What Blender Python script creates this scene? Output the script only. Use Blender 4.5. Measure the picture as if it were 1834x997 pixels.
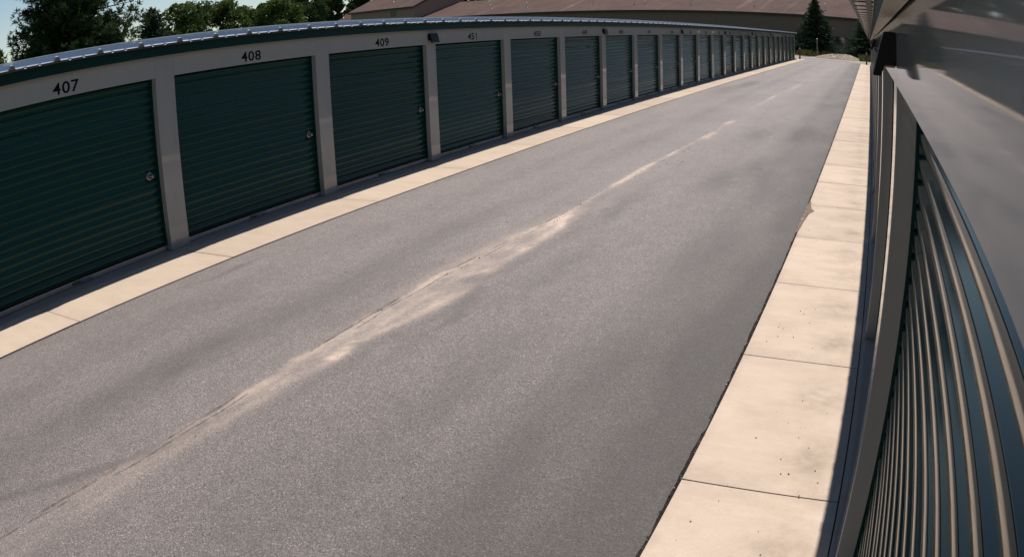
import bpy, math, random
import numpy as np
from mathutils import Vector, Matrix, Quaternion

for o in list(bpy.data.objects):
    bpy.data.objects.remove(o, do_unlink=True)
SC = bpy.context.scene
COL = SC.collection
random.seed(7)
RNG = np.random.default_rng(11)

# ------------------------------------------------------------------ camera (a wide security lens with barrel distortion)
CAM_Z = 2.27128
YAW, PITCH, ROLL = -0.46209, -0.31055, -0.03387
LENS_A, LENS_E, LENS_C = 0.70877, -0.04992, 0.07883      # angle = a r + e r^2 + c r^3, r in thousands of photo pixels
cd = bpy.data.cameras.new('camera')
cam = bpy.data.objects.new('camera', cd)
COL.objects.link(cam)
fwd = Vector((math.sin(YAW) * math.cos(PITCH), math.cos(YAW) * math.cos(PITCH), math.sin(PITCH)))
rgt = Vector((math.cos(YAW), -math.sin(YAW), 0))
upv = rgt.cross(fwd)
r2 = rgt * math.cos(ROLL) + upv * math.sin(ROLL)
u2 = -rgt * math.sin(ROLL) + upv * math.cos(ROLL)
M = Matrix((( r2.x, u2.x, -fwd.x, 0), (r2.y, u2.y, -fwd.y, 0), (r2.z, u2.z, -fwd.z, CAM_Z), (0, 0, 0, 1)))
cam.matrix_world = M
cd.type = 'PANO'
cd.panorama_type = 'FISHEYE_LENS_POLYNOMIAL'
cd.sensor_width = 36.0
cd.sensor_fit = 'HORIZONTAL'
cd.fisheye_fov = math.radians(180)
_s = 1.834 / 36.0
cd.fisheye_polynomial_k0 = 0.0
cd.fisheye_polynomial_k1 = -LENS_A * _s
cd.fisheye_polynomial_k2 = -LENS_E * _s ** 2
cd.fisheye_polynomial_k3 = -LENS_C * _s ** 3
cd.fisheye_polynomial_k4 = 0.0
cd.clip_start = 0.01
cd.clip_end = 3000
SC.camera = cam

# ------------------------------------------------------------------ light
SUN = Vector((-0.05, 0.42, 1.0)).normalized()
world = bpy.data.worlds.new('World')
SC.world = world
world.use_nodes = True
wn = world.node_tree
wn.nodes.clear()
sky = wn.nodes.new('ShaderNodeTexSky')
sky.sky_type = 'NISHITA'
sky.sun_disc = False
sky.sun_elevation = math.asin(SUN.z)
sky.sun_rotation = math.atan2(SUN.x, SUN.y)
sky.altitude = 200
sky.air_density = 1.0
sky.dust_density = 0.08
sky.ozone_density = 0.8
bg = wn.nodes.new('ShaderNodeBackground')
bg.inputs['Strength'].default_value = 0.076
wo = wn.nodes.new('ShaderNodeOutputWorld')
wn.links.new(sky.outputs[0], bg.inputs[0])
wn.links.new(bg.outputs[0], wo.inputs[0])
sl = bpy.data.lights.new('sun', 'SUN')
sl.energy = 4.6
sl.angle = math.radians(0.53)
sl.color = (1.0, 0.935, 0.855)
so = bpy.data.objects.new('sun', sl)
so.rotation_euler = (-SUN).to_track_quat('-Z', 'Y').to_euler()
so.location = (0, 0, 40)
COL.objects.link(so)
SC.view_settings.view_transform = 'Standard'
SC.view_settings.look = 'None'
SC.view_settings.exposure = 0.25
SC.view_settings.gamma = 1.0
SC.view_settings.use_curve_mapping = False
SC.cycles.max_bounces = 8
SC.cycles.glossy_bounces = 5
SC.cycles.caustics_reflective = False
SC.cycles.caustics_refractive = False


# ------------------------------------------------------------------ materials
class NT:
    def __init__(s, name):
        s.m = bpy.data.materials.new(name)
        s.m.use_nodes = True
        s.t = s.m.node_tree
        s.b = s.t.nodes['Principled BSDF']
        s.o = s.t.nodes['Material Output']

    def n(s, kind, **kw):
        nd = s.t.nodes.new('ShaderNode' + kind)
        for k, v in kw.items():
            if k in nd.inputs:
                nd.inputs[k].default_value = v
            else:
                setattr(nd, k, v)
        return nd

    def l(s, a, b):
        s.t.links.new(a, b)

    def coords(s, scale=(1, 1, 1), kind='Object', loc=(0, 0, 0)):
        tc = s.n('TexCoord')
        mp = s.n('Mapping')
        mp.inputs['Scale'].default_value = scale
        mp.inputs['Location'].default_value = loc
        s.l(tc.outputs[kind], mp.inputs['Vector'])
        return mp.outputs[0]

    def noise(s, vec, scale, detail=4, rough=0.55):
        nd = s.n('TexNoise')
        nd.inputs['Scale'].default_value = scale
        nd.inputs['Detail'].default_value = detail
        nd.inputs['Roughness'].default_value = rough
        if vec is not None:
            s.l(vec, nd.inputs['Vector'])
        return nd.outputs[0]

    def ramp(s, fac, stops):
        nd = s.n('ValToRGB')
        cr = nd.color_ramp
        while len(cr.elements) < len(stops):
            cr.elements.new(0.5)
        for e, (p, c) in zip(cr.elements, stops):
            e.position = p
            e.color = (c, c, c, 1) if isinstance(c, (int, float)) else (*c, 1)
        s.l(fac, nd.inputs[0])
        return nd.outputs[0]

    def mix(s, fac, a, b, mode='MIX'):
        nd = s.n('Mix', data_type='RGBA', blend_type=mode)
        for sock, v in ((nd.inputs['Factor'], fac), (nd.inputs[6], a), (nd.inputs[7], b)):
            if hasattr(v, 'is_output'):
                s.l(v, sock)
            elif isinstance(v, (int, float)):
                sock.default_value = v
            else:
                sock.default_value = (*v, 1)
        return nd.outputs[2]

    def math(s, op, a, b=0.0, clamp=False):
        nd = s.n('Math', operation=op, use_clamp=clamp)
        for sock, v in ((nd.inputs[0], a), (nd.inputs[1], b)):
            if hasattr(v, 'is_output'):
                s.l(v, sock)
            else:
                sock.default_value = v
        return nd.outputs[0]

    def attr(s, name):
        nd = s.n('Attribute')
        nd.attribute_name = name
        return nd.outputs['Fac']

    def bump(s, height, dist, strength=1.0, normal=None):
        nd = s.n('Bump')
        nd.inputs['Distance'].default_value = dist
        nd.inputs['Strength'].default_value = strength
        s.l(height, nd.inputs['Height'])
        if normal is not None:
            s.l(normal, nd.inputs['Normal'])
        return nd.outputs[0]

    def out(s, color=None, rough=None, metal=None, normal=None, spec=None, coat=None):
        for k, v in (('Base Color', color), ('Roughness', rough), ('Metallic', metal), ('Normal', normal),
                     ('Specular IOR Level', spec), ('Coat Weight', coat)):
            if v is None:
                continue
            if hasattr(v, 'is_output'):
                s.l(v, s.b.inputs[k])
            elif isinstance(v, (int, float)):
                s.b.inputs[k].default_value = v
            else:
                s.b.inputs[k].default_value = (*v, 1)
        return s.m


def paint(name, col, rough=0.3, var=0.06, wav=0.0, dirt=0.15, spec=0.5, splash=0.0, per=0.0, matte=0.0):
    t = NT(name)
    v = t.coords(kind='Object')
    f = t.noise(v, 3.0, 5)
    c = t.mix(t.math('MULTIPLY', f, var * 2), col, tuple(x * 0.6 for x in col))
    if per:
        oi = t.n('ObjectInfo')
        c = t.mix(1.0, c, t.math('ADD', t.math('MULTIPLY', oi.outputs['Random'], 2 * per), 1 - per), 'MULTIPLY')
    v2 = t.coords((1, 1, 0.15), 'Object')
    d = t.ramp(t.noise(v2, 9.0, 6), [(0.5, 0.0), (0.75, 1.0)])
    c = t.mix(t.math('MULTIPLY', d, dirt), c, (0.10, 0.085, 0.065))
    r = t.math('ADD', t.math('MULTIPLY', d, 0.03), rough)
    if splash:
        sp = t.n('SeparateXYZ')
        t.l(t.n('NewGeometry').outputs['Position'], sp.inputs[0])
        hgt = t.math('SUBTRACT', 1.0, t.math('MULTIPLY', sp.outputs[2], 2.6), True)
        nz = t.ramp(t.noise(t.coords(kind='Object'), 11.0, 6, 0.7), [(0.35, 0.0), (0.7, 1.0)])
        sf = t.math('MULTIPLY', t.math('MULTIPLY', t.math('POWER', hgt, 2.0), nz), splash, True)
        c = t.mix(sf, c, (0.17, 0.14, 0.11))
        r = t.math('ADD', r, t.math('MULTIPLY', sf, 0.4))
    nrm = None
    if wav:
        nrm = t.bump(t.noise(t.coords((0.5, 0.5, 1.4), 'Object'), 1.3, 2), wav)
    t.out(c, r, 0.0, nrm, spec)
    if matte:
        df = t.n('BsdfDiffuse')
        t.l(c, df.inputs[0])
        mx = t.n('MixShader')
        mx.inputs[0].default_value = matte
        t.l(t.b.outputs[0], mx.inputs[1])
        t.l(df.outputs[0], mx.inputs[2])
        t.l(mx.outputs[0], t.o.inputs[0])
    return t.m


MAT = {}
MAT['cream'] = paint('cream_paint', (0.335, 0.328, 0.300), 0.05, 0.04, 0.0025, 0.06, 0.5, 0.5, 0.03)
MAT['green'] = paint('green_door_paint', (0.0028, 0.038, 0.0275), 0.10, 0.05, 0.001, 0.02, 0.40, 0.12, 0.12, 0.42)
MAT['greenR'] = paint('green_door_paint_clean', (0.0035, 0.030, 0.0275), 0.11, 0.05, 0.001, 0.02, 0.30, 0.12, 0.05)
MAT['fascia'] = paint('green_fascia_paint', (0.0020, 0.030, 0.025), 0.4, 0.05, 0.001, 0.02, 0.10)
MAT['soffit'] = paint('cream_trim_matt', (0.30, 0.29, 0.26), 0.45, 0.05, 0, 0.05, 0.3)
MAT['soil'] = paint('dark_soil', (0.022, 0.018, 0.015), 0.95, 0.2, 0, 0.2, 0.1)
MAT['black'] = paint('black_housing', (0.006, 0.006, 0.0065), 0.5, 0.05, 0.0, 0.02, 0.2)
MAT['rubber'] = paint('black_rubber', (0.008, 0.008, 0.009), 0.7, 0.05, 0.0, 0.1, 0.3)
MAT['letter'] = paint('black_vinyl', (0.003, 0.003, 0.0035), 0.7, 0.0, 0.0, 0.0, 0.1)
MAT['white'] = paint('white_plastic', (0.75, 0.75, 0.74), 0.35, 0.05, 0.0, 0.1)
MAT['rust'] = paint('red_brown_bollard', (0.075, 0.022, 0.016), 0.55, 0.2, 0.0, 0.4)
MAT['brownwall'] = paint('brown_siding', (0.18, 0.118, 0.092), 0.6, 0.1, 0.0, 0.1)
MAT['tanwall'] = paint('tan_siding', (0.29, 0.19, 0.15), 0.65, 0.08, 0.0, 0.1)
MAT['trim'] = paint('dark_brown_trim', (0.025, 0.02, 0.018), 0.6, 0.05, 0.0, 0.05)
MAT['wood'] = paint('grey_wood', (0.30, 0.28, 0.24), 0.8, 0.2, 0.0, 0.2)


def metal(name, col, rough, dirt=0.2):
    t = NT(name)
    v = t.coords()
    f = t.noise(v, 14.0, 6)
    c = t.mix(f, col, tuple(x * 0.72 for x in col))
    d = t.ramp(t.noise(t.coords((1, 3, 1)), 5.0, 5), [(0.5, 0.0), (0.8, 1.0)])
    c = t.mix(t.math('MULTIPLY', d, dirt), c, (0.22, 0.2, 0.17))
    r = t.math('ADD', t.math('MULTIPLY', f, 0.18), rough)
    return t.out(c, r, 1.0, t.bump(f, 0.0006))


MAT['galv'] = metal('galvanised_steel', (0.62, 0.64, 0.66), 0.26)
MAT['steel'] = metal('stainless_steel', (0.26, 0.26, 0.27), 0.14, 0.05)
MAT['bar'] = metal('aluminium_bar', (0.50, 0.53, 0.56), 0.32, 0.25)


def glass(name):
    t = NT(name)
    t.b.inputs['IOR'].default_value = 2.1
    return t.out((0.02, 0.035, 0.038), 0.04, 0.0, None, 0.5)


MAT['glass'] = glass('window_glass')
MAT['darkglass'] = paint('dark_window_glass', (0.012, 0.015, 0.018), 0.08, 0, 0, 0, 0.3)
MAT['lap'] = paint('brown_lap_shadow_strip', (0.10, 0.085, 0.065), 0.6, 0.1, 0, 0.1, 0.3)
MAT['closure'] = paint('grey_foam_closure', (0.13, 0.135, 0.13), 0.6, 0.1, 0, 0.1, 0.3)
MAT['lens'] = paint('lamp_lens', (0.30, 0.30, 0.28), 0.2, 0.02, 0, 0.1)


def asphalt(name):
    t = NT(name)
    v = t.coords()
    cell = t.n('TexVoronoi')
    cell.inputs['Scale'].default_value = 135.0
    t.l(v, cell.inputs['Vector'])
    sep = t.n('SeparateColor')
    t.l(cell.outputs['Color'], sep.inputs[0])
    grain = sep.outputs[0]
    g2 = t.noise(v, 420.0, 2)
    big = t.noise(t.coords((0.9, 0.25, 1)), 1.1, 5, 0.6)
    mid = t.noise(t.coords((1.6, 0.8, 1)), 3.2, 6, 0.65)
    st = t.math('ADD', t.math('MULTIPLY', big, 0.6), t.math('MULTIPLY', mid, 0.4))
    base = t.ramp(st, [(0.30, (0.150, 0.128, 0.122)), (0.50, (0.204, 0.175, 0.166)), (0.72, (0.258, 0.222, 0.211))])
    patch = t.noise(t.coords((1.0, 0.45, 1)), 9.0, 5, 0.7)
    base = t.mix(1.0, base, t.ramp(patch, [(0.28, 0.88), (0.5, 1.0), (0.72, 1.10)]), 'MULTIPLY')
    gr = t.ramp(grain, [(0.0, 0.22), (0.30, 0.76), (0.75, 1.14), (0.93, 1.6), (1.0, 2.6)])
    base = t.mix(1.0, base, gr, 'MULTIPLY')
    warm = t.mix(sep.outputs[1], (1.08, 0.99, 0.93), (0.95, 1.0, 1.05))
    base = t.mix(1.0, base, warm, 'MULTIPLY')
    base = t.mix(0.30, base, t.ramp(g2, [(0.3, (0.05, 0.045, 0.042)), (0.7, (0.36, 0.32, 0.30))]))
    stain_shade = t.attr('stain_shade')
    base = t.mix(t.math('MULTIPLY', stain_shade, 0.75, True), base, (0.052, 0.046, 0.044))
    sand = t.attr('sand')
    sn = t.noise(t.coords((1, 0.6, 1)), 26.0, 6, 0.7)
    sf = t.math('MULTIPLY', sand, t.ramp(sn, [(0.25, 0.55), (0.6, 1.0)]), True)
    scol = t.mix(t.noise(v, 240, 3), (0.47, 0.36, 0.28), (0.68, 0.53, 0.42))
    base = t.mix(sf, base, scol)
    crack = t.attr('crack')
    base = t.mix(t.math('MULTIPLY', crack, 0.9, True), base, (0.012, 0.011, 0.010))
    h = t.math('ADD', t.math('MULTIPLY', cell.outputs['Distance'], t.math('SUBTRACT', 1.0, sf)), t.math('MULTIPLY', g2, 0.5))
    return t.out(base, t.ramp(g2, [(0.3, 0.62), (0.7, 0.80)]), 0.0, t.bump(h, 0.0045, 1.0), 0.6)


def concrete(name, tint=(1, 1, 1), across=True):
    t = NT(name)
    tc = t.n('TexCoord')
    oi = t.n('ObjectInfo')
    add = t.n('VectorMath', operation='ADD')
    comb = t.n('CombineXYZ')
    t.l(t.math('MULTIPLY', oi.outputs['Random'], 37.0), comb.inputs[2])
    t.l(tc.outputs['Object'], add.inputs[0])
    t.l(comb.outputs[0], add.inputs[1])
    mp = t.n('Mapping')
    mp.inputs['Scale'].default_value = (0.7, 1.7, 1)
    t.l(add.outputs[0], mp.inputs[0])
    streak = t.noise(mp.outputs[0], 2.2, 7, 0.68)
    blot = t.noise(add.outputs[0], 1.9, 5, 0.6)
    fine = t.noise(add.outputs[0], 160.0, 3, 0.7)
    a = tuple(x * y for x, y in zip((0.66, 0.53, 0.425), tint))
    b = tuple(x * y for x, y in zip((0.57, 0.445, 0.345), tint))
    c = t.mix(t.ramp(streak, [(0.34, 0.0), (0.68, 1.0)]), a, b)
    br = t.noise(t.coords((0.25, 22.0, 1)), 4.0, 3, 0.6)
    c = t.mix(t.math('MULTIPLY', t.ramp(br, [(0.45, 0.0), (0.8, 1.0)]), 0.14), c, (0.36, 0.28, 0.215))
    spk = t.ramp(t.noise(add.outputs[0], 34.0, 5, 0.75), [(0.60, 0.0), (0.74, 1.0)])
    c = t.mix(t.math('MULTIPLY', spk, 0.28), c, (0.33, 0.26, 0.2))
    dk = t.ramp(blot, [(0.56, 0.0), (0.75, 1.0)])
    c = t.mix(t.math('MULTIPLY', dk, 0.55), c, (0.38, 0.285, 0.21))
    c = t.mix(0.22, c, t.ramp(fine, [(0.3, 0.22), (0.7, 0.62)]), 'MULTIPLY') if False else t.mix(0.16, c, t.ramp(fine, [(0.32, (0.22, 0.17, 0.13)), (0.68, (0.74, 0.6, 0.48))]))
    rv = t.math('ADD', t.math('MULTIPLY', oi.outputs['Random'], 0.17), 0.88)
    c = t.mix(1.0, c, rv, 'MULTIPLY')
    st = t.attr('dirt')
    c = t.mix(t.math('MULTIPLY', st, t.ramp(t.noise(add.outputs[0], 7.0, 6, 0.7), [(0.3, 0.15), (0.65, 1.0)]), True), c, (0.20, 0.155, 0.12))
    h = t.math('ADD', fine, t.math('MULTIPLY', streak, 0.6))
    return t.out(c, 0.82, 0.0, t.bump(h, 0.0015, 0.8), 0.35)


MAT['asphalt'] = asphalt('weathered_asphalt')
MAT['concR'] = concrete('walkway_concrete', (0.885, 0.895, 0.91))
MAT['concL'] = concrete('walkway_concrete_yellowish', (0.76, 0.76, 0.74))
MAT['sill'] = concrete('sill_concrete', (0.48, 0.48, 0.49))


def groundmat(name):
    t = NT(name)
    v = t.coords()
    a = t.noise(v, 0.35, 6, 0.65)
    f = t.noise(v, 22.0, 4, 0.8)
    grav = t.mix(f, (0.20, 0.155, 0.12), (0.50, 0.41, 0.33))
    gras = t.mix(f, (0.03, 0.05, 0.015), (0.10, 0.13, 0.045))
    c = t.mix(t.attr('grass'), grav, gras)
    return t.out(c, 0.9, 0.0, t.bump(t.math('ADD', a, f), 0.05), 0.2)


MAT['ground'] = groundmat('gravel_and_grass')


def gravelmat(name):
    t = NT(name)
    v = t.coords()
    ce = t.n('TexVoronoi')
    ce.inputs['Scale'].default_value = 9.0
    t.l(v, ce.inputs['Vector'])
    sep = t.n('SeparateColor')
    t.l(ce.outputs['Color'], sep.inputs[0])
    c = t.ramp(sep.outputs[0], [(0.0, (0.08, 0.068, 0.052)), (0.4, (0.22, 0.182, 0.142)), (1.0, (0.42, 0.345, 0.275))])
    return t.out(c, 0.9, 0.0, t.bump(ce.outputs['Distance'], 0.06), 0.2)


MAT['gravel'] = gravelmat('heaped_gravel')


def crumbmat(name):
    t = NT(name)
    v = t.coords()
    f = t.noise(v, 60.0, 6, 0.8)
    g = t.noise(v, 9.0, 4, 0.6)
    c = t.ramp(t.math('ADD', t.math('MULTIPLY', f, .6), t.math('MULTIPLY', g, .4)), [(0.32, (0.06, 0.05, 0.045)), (0.5, (0.22, 0.17, 0.135)), (0.68, (0.46, 0.36, 0.29))])
    return t.out(c, 0.9, 0.0, t.bump(f, 0.02), 0.2)


MAT['crumb'] = crumbmat('crumbled_concrete')


def shingle(name, col):
    t = NT(name)
    v = t.coords()
    br = t.n('TexBrick')
    br.inputs['Scale'].default_value = 1.0
    br.inputs['Brick Width'].default_value = 0.9
    br.inputs['Row Height'].default_value = 0.16
    br.inputs['Mortar Size'].default_value = 0.012
    br.inputs['Color1'].default_value = (*col, 1)
    br.inputs['Color2'].default_value = (*[x * 0.72 for x in col], 1)
    br.inputs['Mortar'].default_value = (*[x * 0.45 for x in col], 1)
    tu = t.n('TexCoord')
    t.l(tu.outputs['UV'], br.inputs['Vector'])
    f = t.noise(v, 1.6, 6, 0.7)
    c = t.mix(t.ramp(f, [(0.35, 0.0), (0.7, 0.6)]), br.outputs[0], tuple(x * 1.5 for x in col))
    mp = t.n('Mapping')
    mp.inputs['Scale'].default_value = (0.55, 0.035, 1)
    t.l(tu.outputs['UV'], mp.inputs[0])
    s = t.ramp(t.noise(mp.outputs[0], 1.0, 3), [(0.60, 0.0), (0.70, 1.0)])
    c = t.mix(t.math('MULTIPLY', s, 0.5), c, (0.22, 0.155, 0.135))
    s2 = t.ramp(t.noise(t.coords((.25, .25, .25)), 1.0, 5, .7), [(0.40, 0.0), (0.62, 1.0)])
    c = t.mix(t.math('MULTIPLY', s2, 0.5), c, (0.045, 0.032, 0.030))
    return t.out(c, 0.9, 0.0, t.bump(f, 0.02), 0.2)


MAT['shingle'] = shingle('brown_red_shingles', (0.100, 0.057, 0.046))


def leafmat(name, a, b, rough=0.55):
    t = NT(name)
    g = t.n('NewGeometry')
    c = t.mix(g.outputs['Random Per Island'], a, b)
    w = t.noise(t.coords(), 0.7, 3)
    c = t.mix(t.ramp(w, [(0.4, 0.0), (0.65, 0.55)]), c, tuple(x * 1.5 for x in b))
    t.out(c, 0.75, 0.0, None, 0.06)
    tr = t.n('BsdfTranslucent')
    t.l(c, tr.inputs[0])
    mx = t.n('MixShader')
    mx.inputs[0].default_value = 0.25
    t.l(t.b.outputs[0], mx.inputs[1])
    t.l(tr.outputs[0], mx.inputs[2])
    t.l(mx.outputs[0], t.o.inputs[0])
    return t.m


MAT['pine'] = leafmat('pine_needles', (0.018, 0.037, 0.014), (0.046, 0.074, 0.030))
MAT['spruce'] = leafmat('spruce_needles', (0.015, 0.029, 0.016), (0.046, 0.070, 0.042))
MAT['leafA'] = leafmat('deciduous_leaves', (0.036, 0.066, 0.018), (0.095, 0.130, 0.038))
MAT['leafB'] = leafmat('dark_leaves', (0.018, 0.036, 0.011), (0.048, 0.075, 0.024))
MAT['leafC'] = leafmat('yellowish_leaves', (0.055, 0.075, 0.018), (0.115, 0.130, 0.035))
MAT['weed'] = leafmat('weeds', (0.045, 0.065, 0.018), (0.12, 0.135, 0.05))
MAT['bark'] = paint('bark', (0.05, 0.038, 0.028), 0.9, 0.3, 0, 0.2)


def stonemat(name):
    t = NT(name)
    g = t.n('NewGeometry')
    c = t.ramp(g.outputs['Random Per Island'], [(0.0, (0.055, 0.046, 0.041)), (0.55, (0.12, 0.10, 0.088)), (0.85, (0.22, 0.19, 0.165)), (1.0, (0.5, 0.47, 0.43))])
    return t.out(c, 0.85)


MAT['stone'] = stonemat('pebble_stone')


# ------------------------------------------------------------------ mesh helpers
class MB:
    def __init__(s):
        s.v, s.f = [], []

    def add(s, vs, fs):
        k = len(s.v)
        s.v += [tuple(x) for x in vs]
        s.f += [tuple(i + k for i in f) for f in fs]

    def box(s, x0, x1, y0, y1, z0, z1):
        x0, x1 = min(x0, x1), max(x0, x1)
        s.add([(x0, y0, z0), (x1, y0, z0), (x1, y1, z0), (x0, y1, z0), (x0, y0, z1), (x1, y0, z1), (x1, y1, z1), (x0, y1, z1)],
              [(3, 2, 1, 0), (4, 5, 6, 7), (0, 1, 5, 4), (1, 2, 6, 5), (2, 3, 7, 6), (3, 0, 4, 7)])

    def tube(s, pts, rad, seg=8, cap=True):
        pts = [Vector(p) for p in pts]
        if not hasattr(rad, '__len__'):
            rad = [rad] * len(pts)
        base = len(s.v)
        ref = Vector((0.31, 0.87, 0.37))
        for i, p in enumerate(pts):
            d = (pts[min(i + 1, len(pts) - 1)] - pts[max(i - 1, 0)]).normalized()
            a = d.cross(ref).normalized()
            b = d.cross(a)
            for k in range(seg):
                t = 2 * math.pi * k / seg
                s.v.append(tuple(p + (a * math.cos(t) + b * math.sin(t)) * rad[i]))
        for i in range(len(pts) - 1):
            for k in range(seg):
                k2 = (k + 1) % seg
                s.f.append((base + i * seg + k, base + i * seg + k2, base + (i + 1) * seg + k2, base + (i + 1) * seg + k))
        if cap:
            s.f.append(tuple(base + k for k in range(seg))[::-1])
            s.f.append(tuple(base + (len(pts) - 1) * seg + k for k in range(seg)))

    def lathe(s, prof, axis_o, axis, seg=24):
        o, ax = Vector(axis_o), Vector(axis).normalized()
        a = ax.orthogonal().normalized()
        b = ax.cross(a)
        base = len(s.v)
        for r, h in prof:
            for k in range(seg):
                t = 2 * math.pi * k / seg
                s.v.append(tuple(o + ax * h + (a * math.cos(t) + b * math.sin(t)) * max(r, 1e-4)))
        for i in range(len(prof) - 1):
            for k in range(seg):
                k2 = (k + 1) % seg
                s.f.append((base + i * seg + k, base + i * seg + k2, base + (i + 1) * seg + k2, base + (i + 1) * seg + k))

    def mesh(s, name, mat, smooth=False, fix=True):
        me = bpy.data.meshes.new(name)
        me.from_pydata(s.v, [], s.f)
        me.materials.append(MAT[mat])
        if fix:
            import bmesh
            bm = bmesh.new()
            bm.from_mesh(me)
            bmesh.ops.recalc_face_normals(bm, faces=bm.faces)
            bm.to_mesh(me)
            bm.free()
        if smooth:
            me.polygons.foreach_set('use_smooth', [True] * len(me.polygons))
        me.update()
        return me


def link(name, me, parent=None, loc=None):
    o = bpy.data.objects.new(name, me)
    COL.objects.link(o)
    if parent is not None:
        o.parent = parent
    if loc is not None:
        o.location = loc
    return o


def tag(o, label=None, cat=None, group=None, kind=None):
    if label: o['label'] = label
    if cat: o['category'] = cat
    if group: o['group'] = group
    if kind: o['kind'] = kind
    return o


def empty(name, loc, label, cat, group=None, rz=0.0):
    o = bpy.data.objects.new(name, None)
    COL.objects.link(o)
    o.location = loc
    o.rotation_euler = (0, 0, rz)
    o.empty_display_size = 0.3
    return tag(o, label, cat, group)


def bevel(o, w, seg=2):
    m = o.modifiers.new('edge', 'BEVEL')
    m.width = w
    m.segments = seg
    m.limit_method = 'ANGLE'
    return o


def np_mesh(name, verts, quads, mat):
    me = bpy.data.meshes.new(name)
    n, k = len(quads), quads.shape[1]
    me.vertices.add(len(verts))
    me.vertices.foreach_set('co', np.asarray(verts, np.float32).ravel())
    me.loops.add(n * k)
    me.loops.foreach_set('vertex_index', np.asarray(quads, np.int32).ravel())
    me.polygons.add(n)
    me.polygons.foreach_set('loop_start', np.arange(0, n * k, k, dtype=np.int32))
    me.polygons.foreach_set('loop_total', np.full(n, k, np.int32))
    me.update(calc_edges=True)
    me.validate()
    me.materials.append(MAT[mat])
    return me


def vnoise(x, y, seed=0):
    """smooth value noise on arrays"""
    xi, yi = np.floor(x).astype(int), np.floor(y).astype(int)
    fx, fy = x - xi, y - yi
    fx, fy = fx * fx * (3 - 2 * fx), fy * fy * (3 - 2 * fy)

    def h(a, b):
        k = (a * 374761393 + b * 668265263 + seed * 1442695041) & 0x7fffffff
        k = ((k ^ (k >> 13)) * 1274126177) & 0x7fffffff
        return ((k ^ (k >> 16)) & 0xffff) / 65535.0
    return (h(xi, yi) * (1 - fx) + h(xi + 1, yi) * fx) * (1 - fy) + (h(xi, yi + 1) * (1 - fx) + h(xi + 1, yi + 1) * fx) * fy


def fbm(x, y, seed=0, oct=4):
    s, a, t = 0, 1.0, 0
    for i in range(oct):
        s = s + a * vnoise(x * 2 ** i, y * 2 ** i, seed + i * 17)
        t += a
        a *= 0.55
    return s / t


# ------------------------------------------------------------------ the site
PITCHB, PW = 3.05, 0.308           # bay pitch and post width
XL, XR = -7.498, 0.103             # front planes of the two storage buildings
YL, YR = 5.907, 5.918              # near edge of the post between units 407 and 408, and its opposite
Y_END = YL + 23 * PITCHB + PW
ASL, ASR = -6.47, -0.80            # asphalt edges


def xs_r(y):
    return ASR - 0.0022 * np.maximum(np.asarray(y, float) - 6, 0)


# ground sheet
gx = np.concatenate([np.linspace(-900, -130, 12), np.linspace(-120, 60, 91), np.linspace(70, 900, 12)])
gy = np.concatenate([np.linspace(-400, -20, 8), np.linspace(-15, 150, 84), np.linspace(170, 1500, 16)])
GX, GY = np.meshgrid(gx, gy)
gz = np.full(GX.shape, -0.05)
gz += np.clip((GY - 84) / 10, 0, 1) * (fbm(GX * 0.25, GY * 0.25, 3) - 0.4) * 0.25
gv = np.stack([GX, GY, gz], -1).reshape(-1, 3)
nx_ = len(gx)
ii = np.arange(len(gy) - 1)[:, None] * nx_ + np.arange(nx_ - 1)[None]
gq = np.stack([ii, ii + 1, ii + nx_ + 1, ii + nx_], -1).reshape(-1, 4)
gme = np_mesh('ground', gv, gq, 'ground')
ga = gme.attributes.new('grass', 'FLOAT', 'POINT')
gr = np.clip((GY - 90) / 4 + (fbm(GX * .3, GY * .3, 9) - .5) * 3, 0, 1)
gr = np.maximum(gr, np.clip((-GX - 18) / 6, 0, 1))
ga.data.foreach_set('value', gr.astype(np.float32).ravel())
tag(link('ground', gme), kind='structure')

# the lane: asphalt with a sandy construction joint down the middle
ys = np.concatenate([np.linspace(-9, 0.4, 60)[:-1], np.arange(0.4, 12, 0.033), np.arange(12, 24, 0.06), np.arange(24, 77.6, 0.2), [77.6]])
NXA = 172
U = np.linspace(0, 1, NXA)
YY = np.repeat(ys[:, None], NXA, 1)
edge_r = xs_r(ys) - 0.006 - 0.030 * fbm(ys * 5.0, ys * 0 + 0.5, 21, 5) - 0.02 * np.clip(fbm(ys * 1.1, ys * 0 + 3.5, 5, 3) - .5, 0, 1)
edge_l = np.full_like(ys, ASL) + 0.004 + 0.006 * fbm(ys * 4.0, ys * 0 + 7.5, 8, 4)
XX = edge_l[:, None] + (edge_r - edge_l)[:, None] * U[None]
seam_y = [-9, 1.2, 2.7, 3.63, 4.53, 5.4, 6.28, 7.8, 9.3, 10.3, 13.0, 18.2, 24.3, 31, 37.3, 44, 80]
seam_x = [-3.85, -3.81, -3.775, -3.81, -3.838, -3.868, -3.875, -3.785, -3.715, -3.75, -3.74, -3.63, -3.72, -3.62, -3.52, -3.35, -2.6]
SX = np.interp(ys, seam_y, seam_x)[:, None] + 0.012 * (fbm(ys * 1.3, ys * 0, 31, 4)[:, None] - .5)
D = XX - SX
wy = [-9, 0.5, 1.5, 2.67, 3.06, 3.6, 4.0, 4.29, 4.40, 4.47, 4.55, 4.8, 5.18, 5.71, 6.03, 6.09, 6.13, 6.3, 6.47, 6.59, 6.68, 6.82, 7.46, 8.21, 8.6, 9.1, 9.5, 10.3, 11.9, 13.0, 15.05, 17.3, 18.0, 19.1, 21, 23.5, 25, 29, 31, 35, 38, 45, 60, 80]
ww = [.40, .36, .30, .23, .25, .28, .31, .33, .29, .24, .31, .37, .455, .485, .445, .36, .31, .34, .36, .445, .44, .40, .41, .38, .23, .12, .09, .085, .075, .11, .14, .16, .14, .06, .04, .05, .09, .12, .10, .07, .04, .03, .03, .0]
WW = np.interp(ys, wy, ww)[:, None]
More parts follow.
